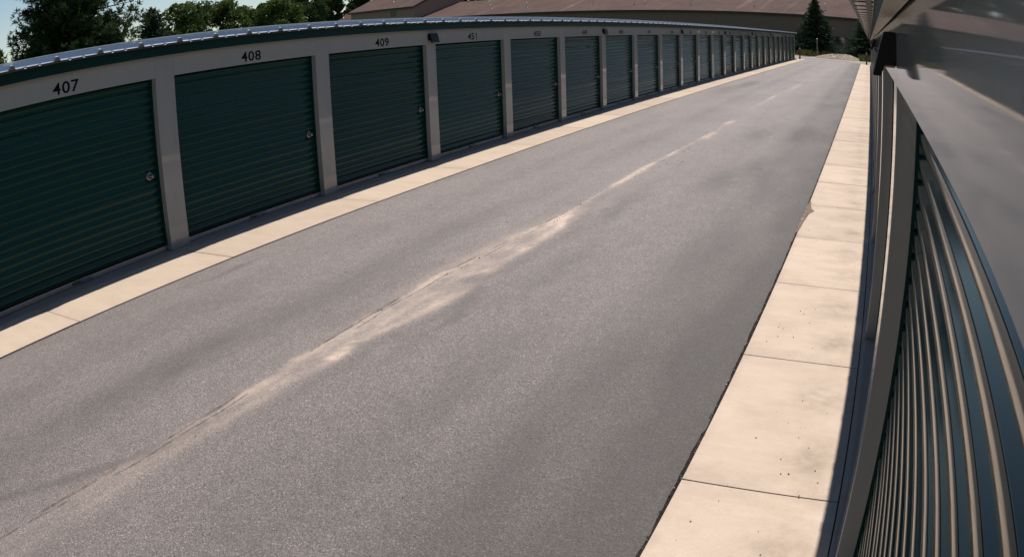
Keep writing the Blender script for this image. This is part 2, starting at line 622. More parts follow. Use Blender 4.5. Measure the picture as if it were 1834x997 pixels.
n1 = fbm(XX * 9, YY * 3.2, 41, 4)
n2 = fbm(XX * 24, YY * 14, 43, 3)
Dn = D + (n1 - .5) * 0.10 * np.clip(WW / .3, .25, 1)
ins = np.clip((Dn + 0.02) / 0.03, 0, 1) * np.clip((WW - Dn) / (0.07 + 0.06 * n2), 0, 1)
rim = np.clip(1 - np.abs(Dn - (WW - .055)) / 0.075, 0, 1) * ins
near = np.clip(1 - np.abs(Dn - 0.03) / 0.05, 0, 1) * ins
n3 = fbm(XX * 3.0 + 40, YY * 1.5, 47, 4)
n4 = fbm(XX * 40, YY * 26, 49, 2)
n5 = fbm(XX * 30, YY * 0.8, 53, 3)
str_y = np.interp(ys, [-9, 1, 2.4, 3.0, 4.29, 4.45, 4.6, 6.05, 6.2, 6.6, 8.5, 9.4, 10, 13, 19, 24, 30, 40, 60], [.40, .42, .62, .90, 1.0, .8, .95, 1.05, .9, 1.0, 1.1, .9, .7, .75, .65, .5, .5, .25, .12])[:, None]
sand = ((0.20 + 0.34 * n1) * (.55 + .75 * n5) * ins + 0.55 * np.interp(ys, [0, 2.5, 4], [.35, .7, 1])[:, None] * rim ** 1.2 * (0.30 + 0.70 * np.clip(np.sin(YY * 2.9 + 1.0) * .6 + .6 + n1 - .5, 0, 1)) + 0.10 * near) * str_y
for (cy, cx, ry, rx, a) in [(5.72, -3.44, .42, .055, .55), (4.18, -3.58, .25, .05, .5), (6.50, -3.49, .18, .05, .6), (8.9, -3.63, .5, .10, .75), (8.1, -3.50, .7, .05, .5), (7.2, -3.47, .6, .04, .35),
                            (11.1, -3.70, .7, .05, .7), (12.3, -3.70, .8, .07, .75), (13.9, -3.66, .6, .05, .6), (16.8, -3.55, .9, .09, .55), (19.6, -3.58, .5, .10, .75), (27, -3.60, 2.2, .10, .5), (35, -3.4, 3, .12, .4)]:
    q = ((YY - cy) / ry) ** 2 + ((XX - cx - (n1 - .5) * .1) / rx) ** 2
    sand += a * np.exp(-q * 1.1) * (0.5 + n2)
sand *= np.clip((n3 - .26) * 4.0, 0.42, 1.15) * (0.45 + .95 * n4)
sand *= np.interp(ys, [0, 9.4, 10.5, 80], [1.0, 1.0, .72, .6])[:, None]
# dust feathered on the far side of the joint and thin haze of dust round it
sand += 0.30 * np.exp(-((D + 0.06) / 0.09) ** 2) * np.interp(ys, [3, 4, 5.5, 7.5, 8.4, 9], [0, .1, .5, 1, .4, 0])[:, None] * (0.3 + 1.2 * n1)
sand += 0.10 * np.exp(-((D - 0.15) / 0.35) ** 2) * (n1)
sand = np.clip(sand, 0, 1)
stain_shade = 0.80 * np.clip(1 - (edge_r[:, None] - XX) / 1.5, 0, 1) ** 1.25 * (0.4 + 0.9 * fbm(XX * 2, YY * .6, 71))
stain_shade += 0.25 * np.clip(1 - (XX - ASL) / .35, 0, 1) * fbm(XX * 3, YY * 1.2, 75)
for (cy, cx, ry, rx, a) in [(3.6, -4.72, 1.0, .20, .22), (4.6, -4.5, .9, .14, .12), (5.65, -6.1, .45, .05, .45), (11.9, -2.3, .9, .28, .38), (13.3, -2.0, 1.0, .25, .35), (17.6, -2.6, 1.2, .3, .35), (18.3, -1.6, 1.6, .35, .35),
                            (34.8, -5.5, 2.4, .35, .5), (30.5, -5.9, 2.5, .3, .3), (6.7, -2.9, 1.2, .12, .22), (5.2, -3.2, .9, .09, .30), (9.6, -3.2, 1.3, .14, .3)]:
    q = ((YY - cy) / ry) ** 2 + ((XX - cx - (n1 - .5) * .3) / rx) ** 2
    stain_shade += a * np.exp(-q) * (0.5 + n1)
for cx, w, a in [(-1.66, .24, .34), (-2.45, .25, .18), (-4.62, .28, .32), (-5.5, .25, .20)]:
    stain_shade += a * np.exp(-((XX - cx - .15 * (fbm(YY * .2, YY * 0, 88) - .5)) / w) ** 2) * fbm(XX * 1.5, YY * .5, 77)
stain_shade += 0.20 * np.exp(-((D - WW - .10) / .07) ** 2) * np.interp(ys, [0, 2, 3.5, 9, 11], [0, .4, 1, 1, 0])[:, None] * (0.4 + n1)
# curved tyre mark that meets the joint
tx = np.interp(ys, [-9, 1.0, 1.42, 1.89, 2.37, 2.72, 3.1], [-6.0, -4.42, -4.18, -3.97, -3.78, -3.71, -3.68])[:, None]
stain_shade += 0.30 * np.exp(-((XX - tx) / .06) ** 2) * np.interp(ys, [-1, 0, 2.9, 3.2], [0, .8, 1, 0])[:, None]
stain_shade *= 1.45
stain_shade += 0.42 * np.clip(1 - YY / 9.0, 0, 1) * (0.5 + fbm(XX * .7, YY * .7, 93))  # painted shading: lane colour darkens towards the camera, imitating lost sheen and vignetting
stain_shade = np.clip(stain_shade, 0, 1)
crk = np.zeros_like(XX)
crk += 0.9 * np.exp(-((YY - 38.2 - .1 * np.sin(XX * 3)) / .16) ** 2) * (np.abs(XX + 3.55) < .42)
crk = np.clip(crk, 0, 1)
ZZ = -0.012 + 0.004 * (fbm(XX * .6, YY * .6, 51) - .5) - 0.005 * np.exp(-(D / 0.012) ** 2) + 0.003 * sand
ZZ[:, 0] -= 0.006
ZZ[:, -1] -= 0.008
av = np.stack([XX, YY, ZZ], -1).reshape(-1, 3)
ii = np.arange(len(ys) - 1)[:, None] * NXA + np.arange(NXA - 1)[None]
aq = np.stack([ii, ii + 1, ii + NXA + 1, ii + NXA], -1).reshape(-1, 4)
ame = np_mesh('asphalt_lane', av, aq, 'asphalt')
for nm, arr in (('sand', sand), ('stain_shade', stain_shade), ('crack', crk)):
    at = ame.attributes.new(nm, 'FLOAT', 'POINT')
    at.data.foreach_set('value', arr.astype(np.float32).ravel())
ame.polygons.foreach_set('use_smooth', [True] * len(ame.polygons))
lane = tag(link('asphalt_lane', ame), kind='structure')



def ribbon(name, pts, w, z, mat, parent):
    """a thin crack as an irregular strip along a polyline"""
    m = MB()
    vs, fs = [], []
    for i, (x, y) in enumerate(pts):
        q = (0.35 + 1.1 * random.random()) * w * (1 if 0 < i < len(pts) - 1 else .1)
        vs += [(x - q * .5, y, z), (x + q * .5, y, z)]
    for i in range(len(pts) - 1):
        fs.append((2 * i, 2 * i + 1, 2 * i + 3, 2 * i + 2))
    m.add(vs, fs)
    return link(name, m.mesh(name, mat), parent)


def seam_at(y):
    return float(np.interp(y, seam_y, seam_x) + 0.012 * (fbm(np.array([y * 1.3]), np.array([0.0]), 31, 4)[0] - .5))


yy_ = 0.3
while yy_ < 30:
    ln = random.uniform(.4, 1.5) if yy_ < 9.4 else random.uniform(.4, 1.2)
    ribbon('seam_crack', [(seam_at(yy_ + q * .04) + random.uniform(-.003, .003), yy_ + q * .04) for q in range(int(ln / .04))], .0045, -0.0065, 'soil', lane)
    yy_ += ln + (random.uniform(.15, .9) if yy_ < 9.4 else random.uniform(1.0, 3.0))
for y0_, n_, d_ in [(0.6, 30, .035), (2.1, 34, .055), (4.7, 50, .06), (6.9, 40, .05)]:
    ribbon('seam_crack', [(seam_at(y0_ + q * .04) + d_ + .01 * math.sin(q * .3) + random.uniform(-.003, .003), y0_ + q * .04) for q in range(n_)], .0035, -0.0055, 'soil', lane)

# the open joint between asphalt and concrete
for nm_, f_ in (('edge_joint', lambda y: float(xs_r(y)) - .03), ('edge_joint', lambda y: ASL + .018)):
    m = MB()
    vs, fs = [], []
    yj = np.linspace(-9, 77.3, 200)
    for y in yj:
        vs += [(f_(y) - .03, y, -0.022), (f_(y) + .028, y, -0.022)]
    for i in range(len(yj) - 1):
        fs.append((2 * i, 2 * i + 1, 2 * i + 3, 2 * i + 2))
    m.add(vs, fs)
    link(nm_, m.mesh(nm_, 'soil'), lane)

# cross road at the end of the lane
m = MB()
xsr = np.linspace(-40, 30, 71)
vs, fs = [], []
for x in xsr:
    y1 = 84.6 - 0.28 * (x + 7) * (1 if x > -7 else 0.2) + 0.4 * math.sin(x * .7)
    vs += [(x, 77.62, -0.018), (x, max(y1, 80.5), -0.02)]
for i in range(len(xsr) - 1):
    fs.append((2 * i, 2 * i + 2, 2 * i + 3, 2 * i + 1))
m.add(vs, fs)
tag(link('cross_road', m.mesh('cross_road', 'asphalt')), kind='structure')
m = MB()
m.box(-6.9, -0.9, 80.2, 80.34, -0.03, -0.012)
o = link('tar_seam', m.mesh('tar_seam', 'rubber'), bpy.data.objects['cross_road'])


# walkways: one object per slab
def slab(parent, x0a, x1a, x0b, x1b, y0, y1, top, mat, dirt=None, name='slab'):
    """a slab with a slightly rounded top edge; x0/x1 at its near (a) and far (b) ends"""
    g, c, n = 0.0055, 0.008, 10
    y0, y1 = y0 + g, y1 - g
    nx, ny = 14, 10
    vs, fs, dv = [], [], []
    for j in range(ny + 1):
        t = j / ny
        y = y0 + (y1 - y0) * t
        xa, xb = x0a + (x0b - x0a) * t, x1a + (x1b - x1a) * t
        for i in range(nx + 1):
            u = i / nx
            e = min(u, 1 - u) == 0 or min(t, 1 - t) == 0
            xx = xa + (xb - xa) * u
            vs.append((xx, y, top - (c if e else 0.0)))
            dv.append(dirt(xx, y, t) if dirt else 0.0)
    for j in range(ny):
        for i in range(nx):
            a = j * (nx + 1) + i
            fs.append((a, a + 1, a + nx + 2, a + nx + 1))
    k = len(vs)
    ring = [i for i in range(nx + 1)] + [(j + 1) * (nx + 1) - 1 for j in range(1, ny + 1)] + [ny * (nx + 1) + i for i in range(nx - 1, -1, -1)] + [j * (nx + 1) for j in range(ny - 1, 0, -1)]
    for r in ring:
        vs.append((vs[r][0], vs[r][1], top - 0.12))
        dv.append(0.0)
    for q in range(len(ring)):
        q2 = (q + 1) % len(ring)
        fs.append((ring[q2], ring[q], k + q, k + q2))
    mm = MB()
    mm.add(vs, fs)
    me = mm.mesh(name, mat, fix=False)
    at = me.attributes.new('dirt', 'FLOAT', 'POINT')
    at.data.foreach_set('value', np.array(dv, np.float32))
    return link(name, me, parent)


def walkway(name):
    o = bpy.data.objects.new(name, None)
    COL.objects.link(o)
    return tag(o, kind='structure')


wl = walkway('walkway_left')
wr = walkway('walkway_right')
SILL_L, SILL_R = -7.36, 0.070
jl = [-5.0, -2.2, 0.9, 3.73, 5.98, 8.89, 11.53, 14.27, 17.12]
while jl[-1] < 74:
    jl.append(jl[-1] + 2.82 + random.uniform(-.1, .1))
jl[-1] = 77.4


def dirt_l(x, y, t):
    e = min(t, 1 - t) * 2.8
    return 0.22 * max(0, 1 - e / .12) + 0.12 * max(0, 1 - (x - SILL_L) / .3) + 0.15 * max(0, 1 - (ASL - x) / .05)


def dirt_r(x, y, t):
    s1 = math.exp(-((x + 0.14) / .16) ** 2 - ((t - .22) / .10) ** 2) * .6
    s2 = math.exp(-((x + 0.17) / .20) ** 2 - ((t - .68) / .14) ** 2) * .5
    e = min(t, 1 - t) * 1.78
    return s1 + s2 + 0.25 * max(0, 1 - e / .10) + 0.2 * max(0, 1 - (x - float(xs_r(y))) / .06) + 0.08


for a, b in zip(jl[:-1], jl[1:]):
    slab(wl, SILL_L + .003, ASL, SILL_L + .003, ASL, a, b, random.uniform(-.0015, .0015), 'concL', dirt_l)
jr = [3.547 - 1.78 * 5 + 1.78 * i for i in range(46)]
jr[-1] = 77.3
for a, b in zip(jr[:-1], jr[1:]):
    slab(wr, float(xs_r(a)), SILL_R - .004, float(xs_r(b)), SILL_R - .004, a, b, random.uniform(-.0015, .0015), 'concR', dirt_r)
# door sills: narrower pour under the doors, one piece per three bays
for k in range(-4, 24, 3):
    y0 = YL + k * PITCHB
    y1 = min(y0 + 3 * PITCHB, Y_END)
    slab(wl, XL - 0.42, SILL_L - .003, XL - 0.42, SILL_L - .003, y0, y1, -0.002, 'sill', lambda x, y, t: .15, 'sill')
    slab(wr, SILL_R + .004, XR + .42, SILL_R + .004, XR + .42, y0, y1, -0.002, 'sill', lambda x, y, t: .15, 'sill')
# crumbled edge of a slab
pts = [(-0.815, 9.0), (-0.800, 9.25), (-0.796, 9.55), (-0.780, 9.75), (-0.765, 9.95), (-0.750, 10.12), (-0.700, 10.26), (-0.735, 10.36), (-0.770, 10.50), (-0.785, 10.75), (-0.805, 10.9), (-0.83, 10.5), (-0.83, 9.6)]
m = MB()
cx, cy = -0.80, 9.95
dense = []
for i in range(len(pts)):
    a, b = pts[i], pts[(i + 1) % len(pts)]
    for q in range(5):
        t = q / 5
        dense.append((a[0] + (b[0] - a[0]) * t + random.uniform(-.006, .006), a[1] + (b[1] - a[1]) * t))
m.add([(x, y, 0.0025) for x, y in dense] + [(cx, cy, 0.006)], [(i, (i + 1) % len(dense), len(dense)) for i in range(len(dense))])
cr = link('crumbled_edge', m.mesh('crumbled_edge', 'crumb'), wr)
cr['label'] = 'dark crumbled broken edge of the concrete slab'


# ------------------------------------------------------------------ storage buildings
def corrug(s, X0, y0, y1, ztop, pitch=0.0915):
    """roll-up curtain: rounded trapezoid ribs that run along y"""
    prof = []
    depth = 0.020 if s > 0 else 0.025
    z = 0.075
    base = -0.090
    while z < ztop:
        up = [(0.65, 1.0), (0.675, .96), (0.70, .88)] if s > 0 else [(0.69, 1.0), (0.72, .96), (0.745, .88)]
        for (f, d) in [(0.0, .05), (0.02, 0.0), (0.14, 0.0), (0.16, .05), (0.25, .94), (0.275, 1.0), *up, (0.955, .14), (0.975, .09)]:
            prof.append((base - depth + depth * d, z + f * pitch))
        z += pitch
    return [(X0 + s * u, zz) for u, zz in prof]


def curtain_mesh(s, X0, w, ztop, seed, nseg=10):
    rs = np.random.default_rng(seed)
    prof = corrug(s, X0, 0, w, ztop)
    yy = np.linspace(0, w, nseg + 1)
    P = np.array(prof)
    n = len(P)
    amp = rs.normal(0, 0.0009, (n // 11 + 2, 3))
    tl = rs.normal(0, 0.0022 if s > 0 else 0.0006, n // 11 + 2)
    V = np.zeros((nseg + 1, n, 3))
    for j, y in enumerate(yy):
        V[j, :, 1] = y
        rib = np.arange(n) // 11
        pos = (np.arange(n) % 11) / 10.0 - .4
        tilt = tl[rib] * (1 + .6 * np.sin(y * 1.3 + tl[rib] * 4000))
        wob = tilt * pos + amp[rib, 0] * np.sin(y * 1.7 + amp[rib, 1] * 900) + amp[rib, 2] * np.cos(y * 3.9 + amp[rib, 0] * 900) * .5
        V[j, :, 0] = P[:, 0] + wob
        V[j, :, 2] = P[:, 1] + amp[rib, 2] * np.sin(y * 2.1) * .8
    ii = np.arange(nseg)[:, None] * n + np.arange(n - 1)[None]
    Q = np.stack([ii, ii + 1, ii + n + 1, ii + n], -1).reshape(-1, 4)
    if s < 0:
        Q = Q[:, ::-1]
    Q = Q[:, ::-1]
    me = np_mesh('door', V.reshape(-1, 3), Q, 'green' if s > 0 else 'greenR')
    me.polygons.foreach_set('use_smooth', [True] * len(me.polygons))
    return me


def text_mesh(txt):
    cu = bpy.data.curves.new('txt', 'FONT')
    cu.body = txt
    cu.size = 1.0
    cu.extrude = 0.004
    cu.offset = 0.013
    cu.resolution_u = 6
    ob = bpy.data.objects.new('txt', cu)
    COL.objects.link(ob)
    bpy.context.view_layer.update()
    dg = bpy.context.evaluated_depsgraph_get()
    me = bpy.data.meshes.new_from_object(ob.evaluated_get(dg))
    bpy.data.objects.remove(ob, do_unlink=True)
    bpy.data.curves.remove(cu)
    return me


DIG = {}


def digit_mesh(ch):
    if ch not in DIG:
        if ch == '1':
            m = MB()
            pl = [(0.010, 0), (0.030, 0), (0.030, .132), (0.016, .132), (0.006, .112), (-0.018, .100), (-0.018, .086), (0.010, .096)]
            k = len(pl)
            m.add([(0.0002, a, b) for a, b in pl] + [(0.0027, a, b) for a, b in pl], [tuple(range(k)), tuple(range(k, 2 * k))] + [(i, (i + 1) % k, k + (i + 1) % k, k + i) for i in range(k)])
            DIG[ch] = m.mesh('digit', 'letter')
            return DIG[ch]
        me = text_mesh(ch)
        co = np.zeros(len(me.vertices) * 3)
        me.vertices.foreach_get('co', co)
        co = co.reshape(-1, 3)
        lo, hi = co.min(0), co.max(0)
        wdt, hgt = (0.062 if ch == '1' else 0.112), 0.132
        out = np.zeros_like(co)
        out[:, 1] = (co[:, 0] - lo[0]) / (hi[0] - lo[0]) * wdt - wdt / 2
        out[:, 2] = (co[:, 1] - lo[1]) / (hi[1] - lo[1]) * hgt
        out[:, 0] = 0.0002 + (co[:, 2] - lo[2]) / (hi[2] - lo[2]) * 0.0025
        me.vertices.foreach_set('co', out.astype(np.float32).ravel())
        me.materials.clear()
        me.materials.append(MAT['letter'])
        me.update()
        DIG[ch] = me
    return DIG[ch]


def storage(s, X0, YP, dz, label, kmin, kmax, numbers):
    root = empty('storage_building', (X0, YP, 0), label, 'storage building')
    Hd, Fz = 2.0934 + dz, 2.354 + dz
    L = lambda u: s * u                     # local x from an outward distance; everything is local to the root
    W = PITCHB - PW
    # posts
    m = MB()
    m.box(L(0), L(-0.30), 0, PW, 0.0, Fz)
    pm = m.mesh('post', 'cream')
    posts = []
    for k in range(kmin, kmax + 1):
        o = link('post', pm, root, (0, k * PITCHB, 0))
        bevel(o, 0.004)
        posts.append(o)
    # header panels over the doors
    m = MB()
    m.box(L(0.0), L(-0.085), PW + 0.002, PITCHB - 0.002, Hd, Fz)
    hm = m.mesh('header_panel', 'cream')
    cms = [curtain_mesh(s, 0.0, W + 0.04, Hd + 0.12, 5 + i + (20 if s < 0 else 0)) for i in range(5)]
    m = MB()
    m.box(L(-0.080), L(-0.112), 0, W, 0.012, 0.062)
    m.box(L(-0.085), L(-0.105), 0, W, 0.002, 0.014)
    barm = m.mesh('bottom_bar', 'bar')
    m = MB()
    m.box(L(-0.066), L(-0.0795), 1.20, 1.36, 0.020, 0.056)
    m.tube([(L(-0.060), 1.30, 0.038), (L(-0.060), 1.50, 0.038)], 0.007, 8)
    m.box(L(-0.058), L(-0.0795), 1.44, 1.50, 0.024, 0.052)
    latm = m.mesh('latch', 'steel')
    m = MB()                                # hasp plate with a round disc lock
    zc = 0.945
    ycl = W - 0.155
    m.lathe([(0.001, 0.0), (0.048, 0.0), (0.051, 0.006), (0.049, 0.012), (0.042, 0.016), (0.030, 0.018), (0.026, 0.016), (0.0, 0.016)], (L(-0.094), ycl, zc), (s, 0, 0), 28)
    m.lathe([(0.0, 0.0), (0.022, 0.0), (0.025, 0.006), (0.025, 0.020), (0.021, 0.027), (0.010, 0.029), (0.0, 0.029)], (L(-0.078), ycl + 0.028, zc - 0.006), (s, 0, 0), 20)
    m.box(L(-0.066), L(-0.09), ycl - 0.012, ycl + 0.05, zc - 0.010, zc + 0.010)
    lockm = m.mesh('lock', 'steel', True)
    m = MB()
    m.box(L(-0.079), L(-0.092), W - 0.030, W + 0.02, 0.07, Hd + 0.1)
    gm = m.mesh('guide', 'fascia')
    for k in range(kmin, kmax):
        y = k * PITCHB
        h = link('header_panel', hm, root, (0, y, 0))
        bevel(h, 0.003)
        d = link('door', cms[k % 5], root, (0, y + PW - 0.02, 0))
        link('bottom_bar', barm, d, (0, 0.02, 0))
        link('latch', latm, d, (0, 0.02, 0))
        if s > 0:
            link('lock', lockm, d, (0, 0.02, 0))
        link('guide', gm, d, (0, 0.02, 0))
        if numbers and k in numbers:
            for q, ch in enumerate(numbers[k]):
                n = link('digit', digit_mesh(ch), h, (0, PW + W / 2 + 0.02 + (q - 1) * 0.132, Hd + 0.035))
                n['label'] = 'black digit %s of the unit number %s' % (ch, numbers[k])
    ya, yb = kmin * PITCHB, kmax * PITCHB + PW
    # fascia
    m = MB()
    m.add([(L(0.0), ya, Fz), (L(0.066), ya, Fz), (L(0.066), ya, Fz + 0.141), (L(0.0), ya, Fz + 0.141),
           (L(0.0), yb, Fz), (L(0.066), yb, Fz), (L(0.066), yb, Fz + 0.141), (L(0.0), yb, Fz + 0.141)],
          [(1, 2, 6, 5), (2, 3, 7, 6), (3, 0, 4, 7), (0, 1, 2, 3), (4, 5, 6, 7)])
    fo = link('fascia', m.mesh('fascia', 'fascia'), root)
    m = MB()
    m.box(L(0.008), L(0.064), ya, yb, Fz - 0.006, Fz - 0.0005)
    link('soffit_strip', m.mesh('soffit_strip', 'soffit'), fo)
    m = MB()
    m.box(L(0.085), L(0.120), ya, yb, Fz + 0.118, Fz + 0.131)
    link('eave_purlin', m.mesh('eave_purlin', 'closure'), fo)
    # roof panels with trapezoid ribs, 0.61 m modules
    ov, run, sl = 0.225, 4.75, 0.042
    zr = Fz + 0.147

    def prof(y):                            # height of the sheet across one module
        out = []
        for a, b in [(0.0, 0.0), (0.012, 0.0), (0.041, 0.046), (0.077, 0.046), (0.106, 0.0), (0.215, 0.0), (0.222, -0.014), (0.250, -0.014), (0.261, 0.0),
                     (0.41, 0.0), (0.417, -0.014), (0.445, -0.014), (0.456, 0.0), (0.61, 0.0)]:
            out.append((a, b))
        return out
    pr = prof(0)
    m = MB()
    us = [(ov, -0.022), (ov - 0.03, 0.0), (-1.0, None), (-2.6, None), (-run, None)]
    vs, fs = [], []
    for (u, dzv) in us:
        zz = zr + (ov - 0.03 - u) * sl if dzv is None or dzv == 0.0 else zr + dzv * .45
        for a, b in pr:
            vs.append((L(u), a, zz + b))
    n = len(pr)
    for i in range(len(us) - 1):
        for j in range(n - 1):
            fs.append((i * n + j, i * n + j + 1, (i + 1) * n + j + 1, (i + 1) * n + j))
    k0 = len(vs)
    m.add(vs, fs)
    rp = m.mesh('roof_panel', 'galv')
    for pl in rp.polygons:
        pass
    m = MB()                                # closure under the end of each rib
    m.add([(L(ov + 0.003), 0.016, zr - 0.010), (L(ov + 0.003), 0.102, zr - 0.010), (L(ov + 0.003), 0.075, zr + 0.035), (L(ov + 0.003), 0.043, zr + 0.035),
           (L(ov - 0.03), 0.014, zr - 0.012), (L(ov - 0.03), 0.104, zr - 0.012), (L(ov - 0.03), 0.076, zr + 0.036), (L(ov - 0.03), 0.042, zr + 0.036)],
          [(0, 1, 2, 3), (4, 5, 6, 7), (0, 1, 5, 4), (1, 2, 6, 5), (3, 0, 4, 7)])
    clm = m.mesh('rib_closure', 'closure')
    m = MB()
    m.box(L(0.070), L(ov - 0.012), 0.560, 0.600, zr - 0.015, zr - 0.001)  # added dark strip imitating the shadow line in the gap under each panel
    lapm = m.mesh('lap_shadow_strip', 'lap')
    m = MB()
    for u in (ov - 0.16, ov - 0.9):
        for yy in (0.16, 0.33, 0.53):
            m.lathe([(0.0, 0.006), (0.006, 0.006), (0.008, 0.0)], (L(u), yy, zr + (ov - .03 - u) * sl), (0, 0, 1), 6)
    scm = m.mesh('screw', 'bar')
    npan = int(math.ceil((yb - ya + 0.1) / 0.61))
    off = (3.711 - 0.059 - YP) % 0.61 if s > 0 else 0.2
    y = ya - 0.61 + off
    while y < yb:
        p = link('roof_panel', rp, root, (0, y, 0))
        link('rib_closure', clm, p)
        if s < 0:
            link('lap_shadow_strip', lapm, p)
        if y + YP < 24 and s > 0:
            link('screws', scm, p)['kind'] = 'stuff'
        y += 0.61
    # far slope, end walls and rear wall
    m = MB()
    zk = zr + (ov - .03 + run) * sl
    m.add([(L(-run), ya - .3, zk + .01), (L(-run), yb + .3, zk + .01), (L(-2 * run - ov), yb + .3, zr), (L(-2 * run - ov), ya - .3, zr)], [(0, 1, 2, 3)])
    link('rear_roof_slope', m.mesh('rear_roof_slope', 'galv'), root)
    m = MB()
    m.box(L(-run - .15), L(-run + .15), ya - .3, yb + .3, zk + .055, zk + .07)
    link('ridge_cap', m.mesh('ridge_cap', 'galv'), root)
    for yw in (ya + 0.02, yb - 0.12):
        m = MB()
        zt = zr - .03
        m.add([(L(-0.302), yw, 0), (L(-2 * run), yw, 0), (L(-2 * run), yw, zt), (L(-run), yw, zk - .03), (L(-0.302), yw, zt + .02),
               (L(-0.302), yw + .1, 0), (L(-2 * run), yw + .1, 0), (L(-2 * run), yw + .1, zt), (L(-run), yw + .1, zk - .03), (L(-0.302), yw + .1, zt + .02)],
              [(0, 1, 2, 3, 4), (5, 6, 7, 8, 9), (0, 1, 6, 5), (1, 2, 7, 6), (2, 3, 8, 7), (3, 4, 9, 8), (4, 0, 5, 9)])
        link('end_wall', m.mesh('end_wall', 'cream'), root)
    m = MB()
    m.box(L(-2 * run), L(-2 * run - .1), ya, yb, 0, zr - .02)
    link('rear_wall', m.mesh('rear_wall', 'cream'), root)
    m = MB()
    m.box(L(-0.32), L(-0.34), ya + .13, yb - .13, 0.0, zr - .03)  # unseen black wall, added to stop light leaking in behind the doors
    link('light_block_wall', m.mesh('light_block_wall', 'rubber'), root)
    return root, posts


units = ['407', '408', '409'] + [str(n) for n in range(451, 430, -1)]
numL = {i - 1: u for i, u in enumerate(units)}
left, postsL = storage(1, XL, YL, 0.0, 'long row of green roll-up doors numbered 407 to 431 with cream posts across the lane', -4, 23, numL)
right, postsR = storage(-1, XR, YR, 0.026, 'storage building close on the right with glossy cream header and green roll-up door', -4, 23, None)


# wall lights over every third post
def wall_light(s, X0, y, z, label):
    root = empty('wall_light', (X0, y, z), label, 'wall light', 'wall lights over the storage doors')
    L = lambda u: s * u
    w = 0.125
    # sheet hood: sloping face that leans out downwards
    pr = [(0.001, 0.165), (0.047, 0.165), (0.062, 0.120), (0.092, 0.0), (0.060, 0.0), (0.046, 0.040), (0.001, 0.040)]
    m = MB()
    n = len(pr)
    m.add([(L(u), -w, zz) for u, zz in pr] + [(L(u), w, zz) for u, zz in pr],
          [tuple(range(n)), tuple(range(n, 2 * n))] + [(i, (i + 1) % n, n + (i + 1) % n, n + i) for i in range(n)])
    b = link('housing', m.mesh('housing', 'black'), root)
    bevel(b, 0.004)
    m = MB()
    m.box(L(0.004), L(0.042), -w + .02, w - .02, 0.033, 0.0395)
    link('lens', m.mesh('lens', 'lens'), root)
    m = MB()
    m.box(L(0.001), L(0.020), -w - .012, w + .012, 0.055, 0.150)
    link('back_plate', m.mesh('back_plate', 'black'), root)
    return root


ORD = ['nearest', 'second', 'third', 'fourth', 'fifth', 'sixth', 'farthest']
for q, k in enumerate((2, 5, 8, 11, 14, 17, 20)):
    wall_light(1, XL, YL + k * PITCHB + PW / 2 + 0.03, 2.125, '%s black wall light along the left row, counted from the large numbers' % ORD[q])
wall_light(-1, XR, YR - PITCHB + PW / 2, 2.150, 'large black wall light close on the right with its reflection in the header')
wall_light(-1, XR, YR + 2 * PITCHB + PW / 2, 2.150, 'black wall light further along the right building beyond the large one')

# two small white domes on the left header
for k, (a, b) in ((9, ('445', '444')), (10, ('444', '443'))):
    y = YL + k * PITCHB + PW / 2
    r = empty('dome_camera', (XL, y, 2.24), ('nearer' if k == 9 else 'farther') + ' of two small white domes on the left header', 'dome camera', 'white domes on the header')
    m = MB()
    m.lathe([(0.0, 0.03), (0.055, 0.03), (0.06, 0.0)], (0.0, 0, 0.0), (1, 0, 0), 18)
    link('base', m.mesh('base', 'white', True), r)
    m = MB()
    m.lathe([(0.045, 0.03), (0.042, 0.05), (0.028, 0.07), (0.0, 0.078)], (0.0, 0, 0.0), (1, 0, 0), 18)
    link('dome', m.mesh('dome', 'white', True), r)
# a metal guard on one of the posts
m = MB()
m.box(0.002, 0.012, PW * .62, PW * 1.0 + .01, 0.0, 0.85)
m.box(-0.05, 0.002, PW + .002, PW + .012, 0.0, 0.85)
g = link('corner_guard', m.mesh('corner_guard', 'galv'), left, (0, 10 * PITCHB, 0))


# ------------------------------------------------------------------ bollards
def bollard(x, y, h, label):
    r = empty('bollard', (x, y, 0), label, 'bollard', 'bollards at the lane end')
    m = MB()
    m.lathe([(0.0, -0.02), (0.085, -0.02), (0.085, h - .05), (0.0, h - .05)], (0, 0, 0), (0, 0, 1), 20)
    link('pipe', m.mesh('pipe', 'rust', True), r)
    m = MB()
    m.lathe([(0.087, h - .07), (0.087, h - .03), (0.06, h), (0.0, h + .01)], (0, 0, 0), (0, 0, 1), 20)
    link('cap', m.mesh('cap', 'black', True), r)
    m = MB()
    m.lathe([(0.0, 0.012), (0.14, 0.012), (0.14, -0.01)], (0, 0, 0), (0, 0, 1), 20)
    link('base_plate', m.mesh('base_plate', 'rust'), r)


bollard(-7.06, 76.9, 1.14, 'dark red bollard at the end of the left walkway')
bollard(-0.34, 76.9, 1.20, 'dark red bollard at the end of the right walkway')


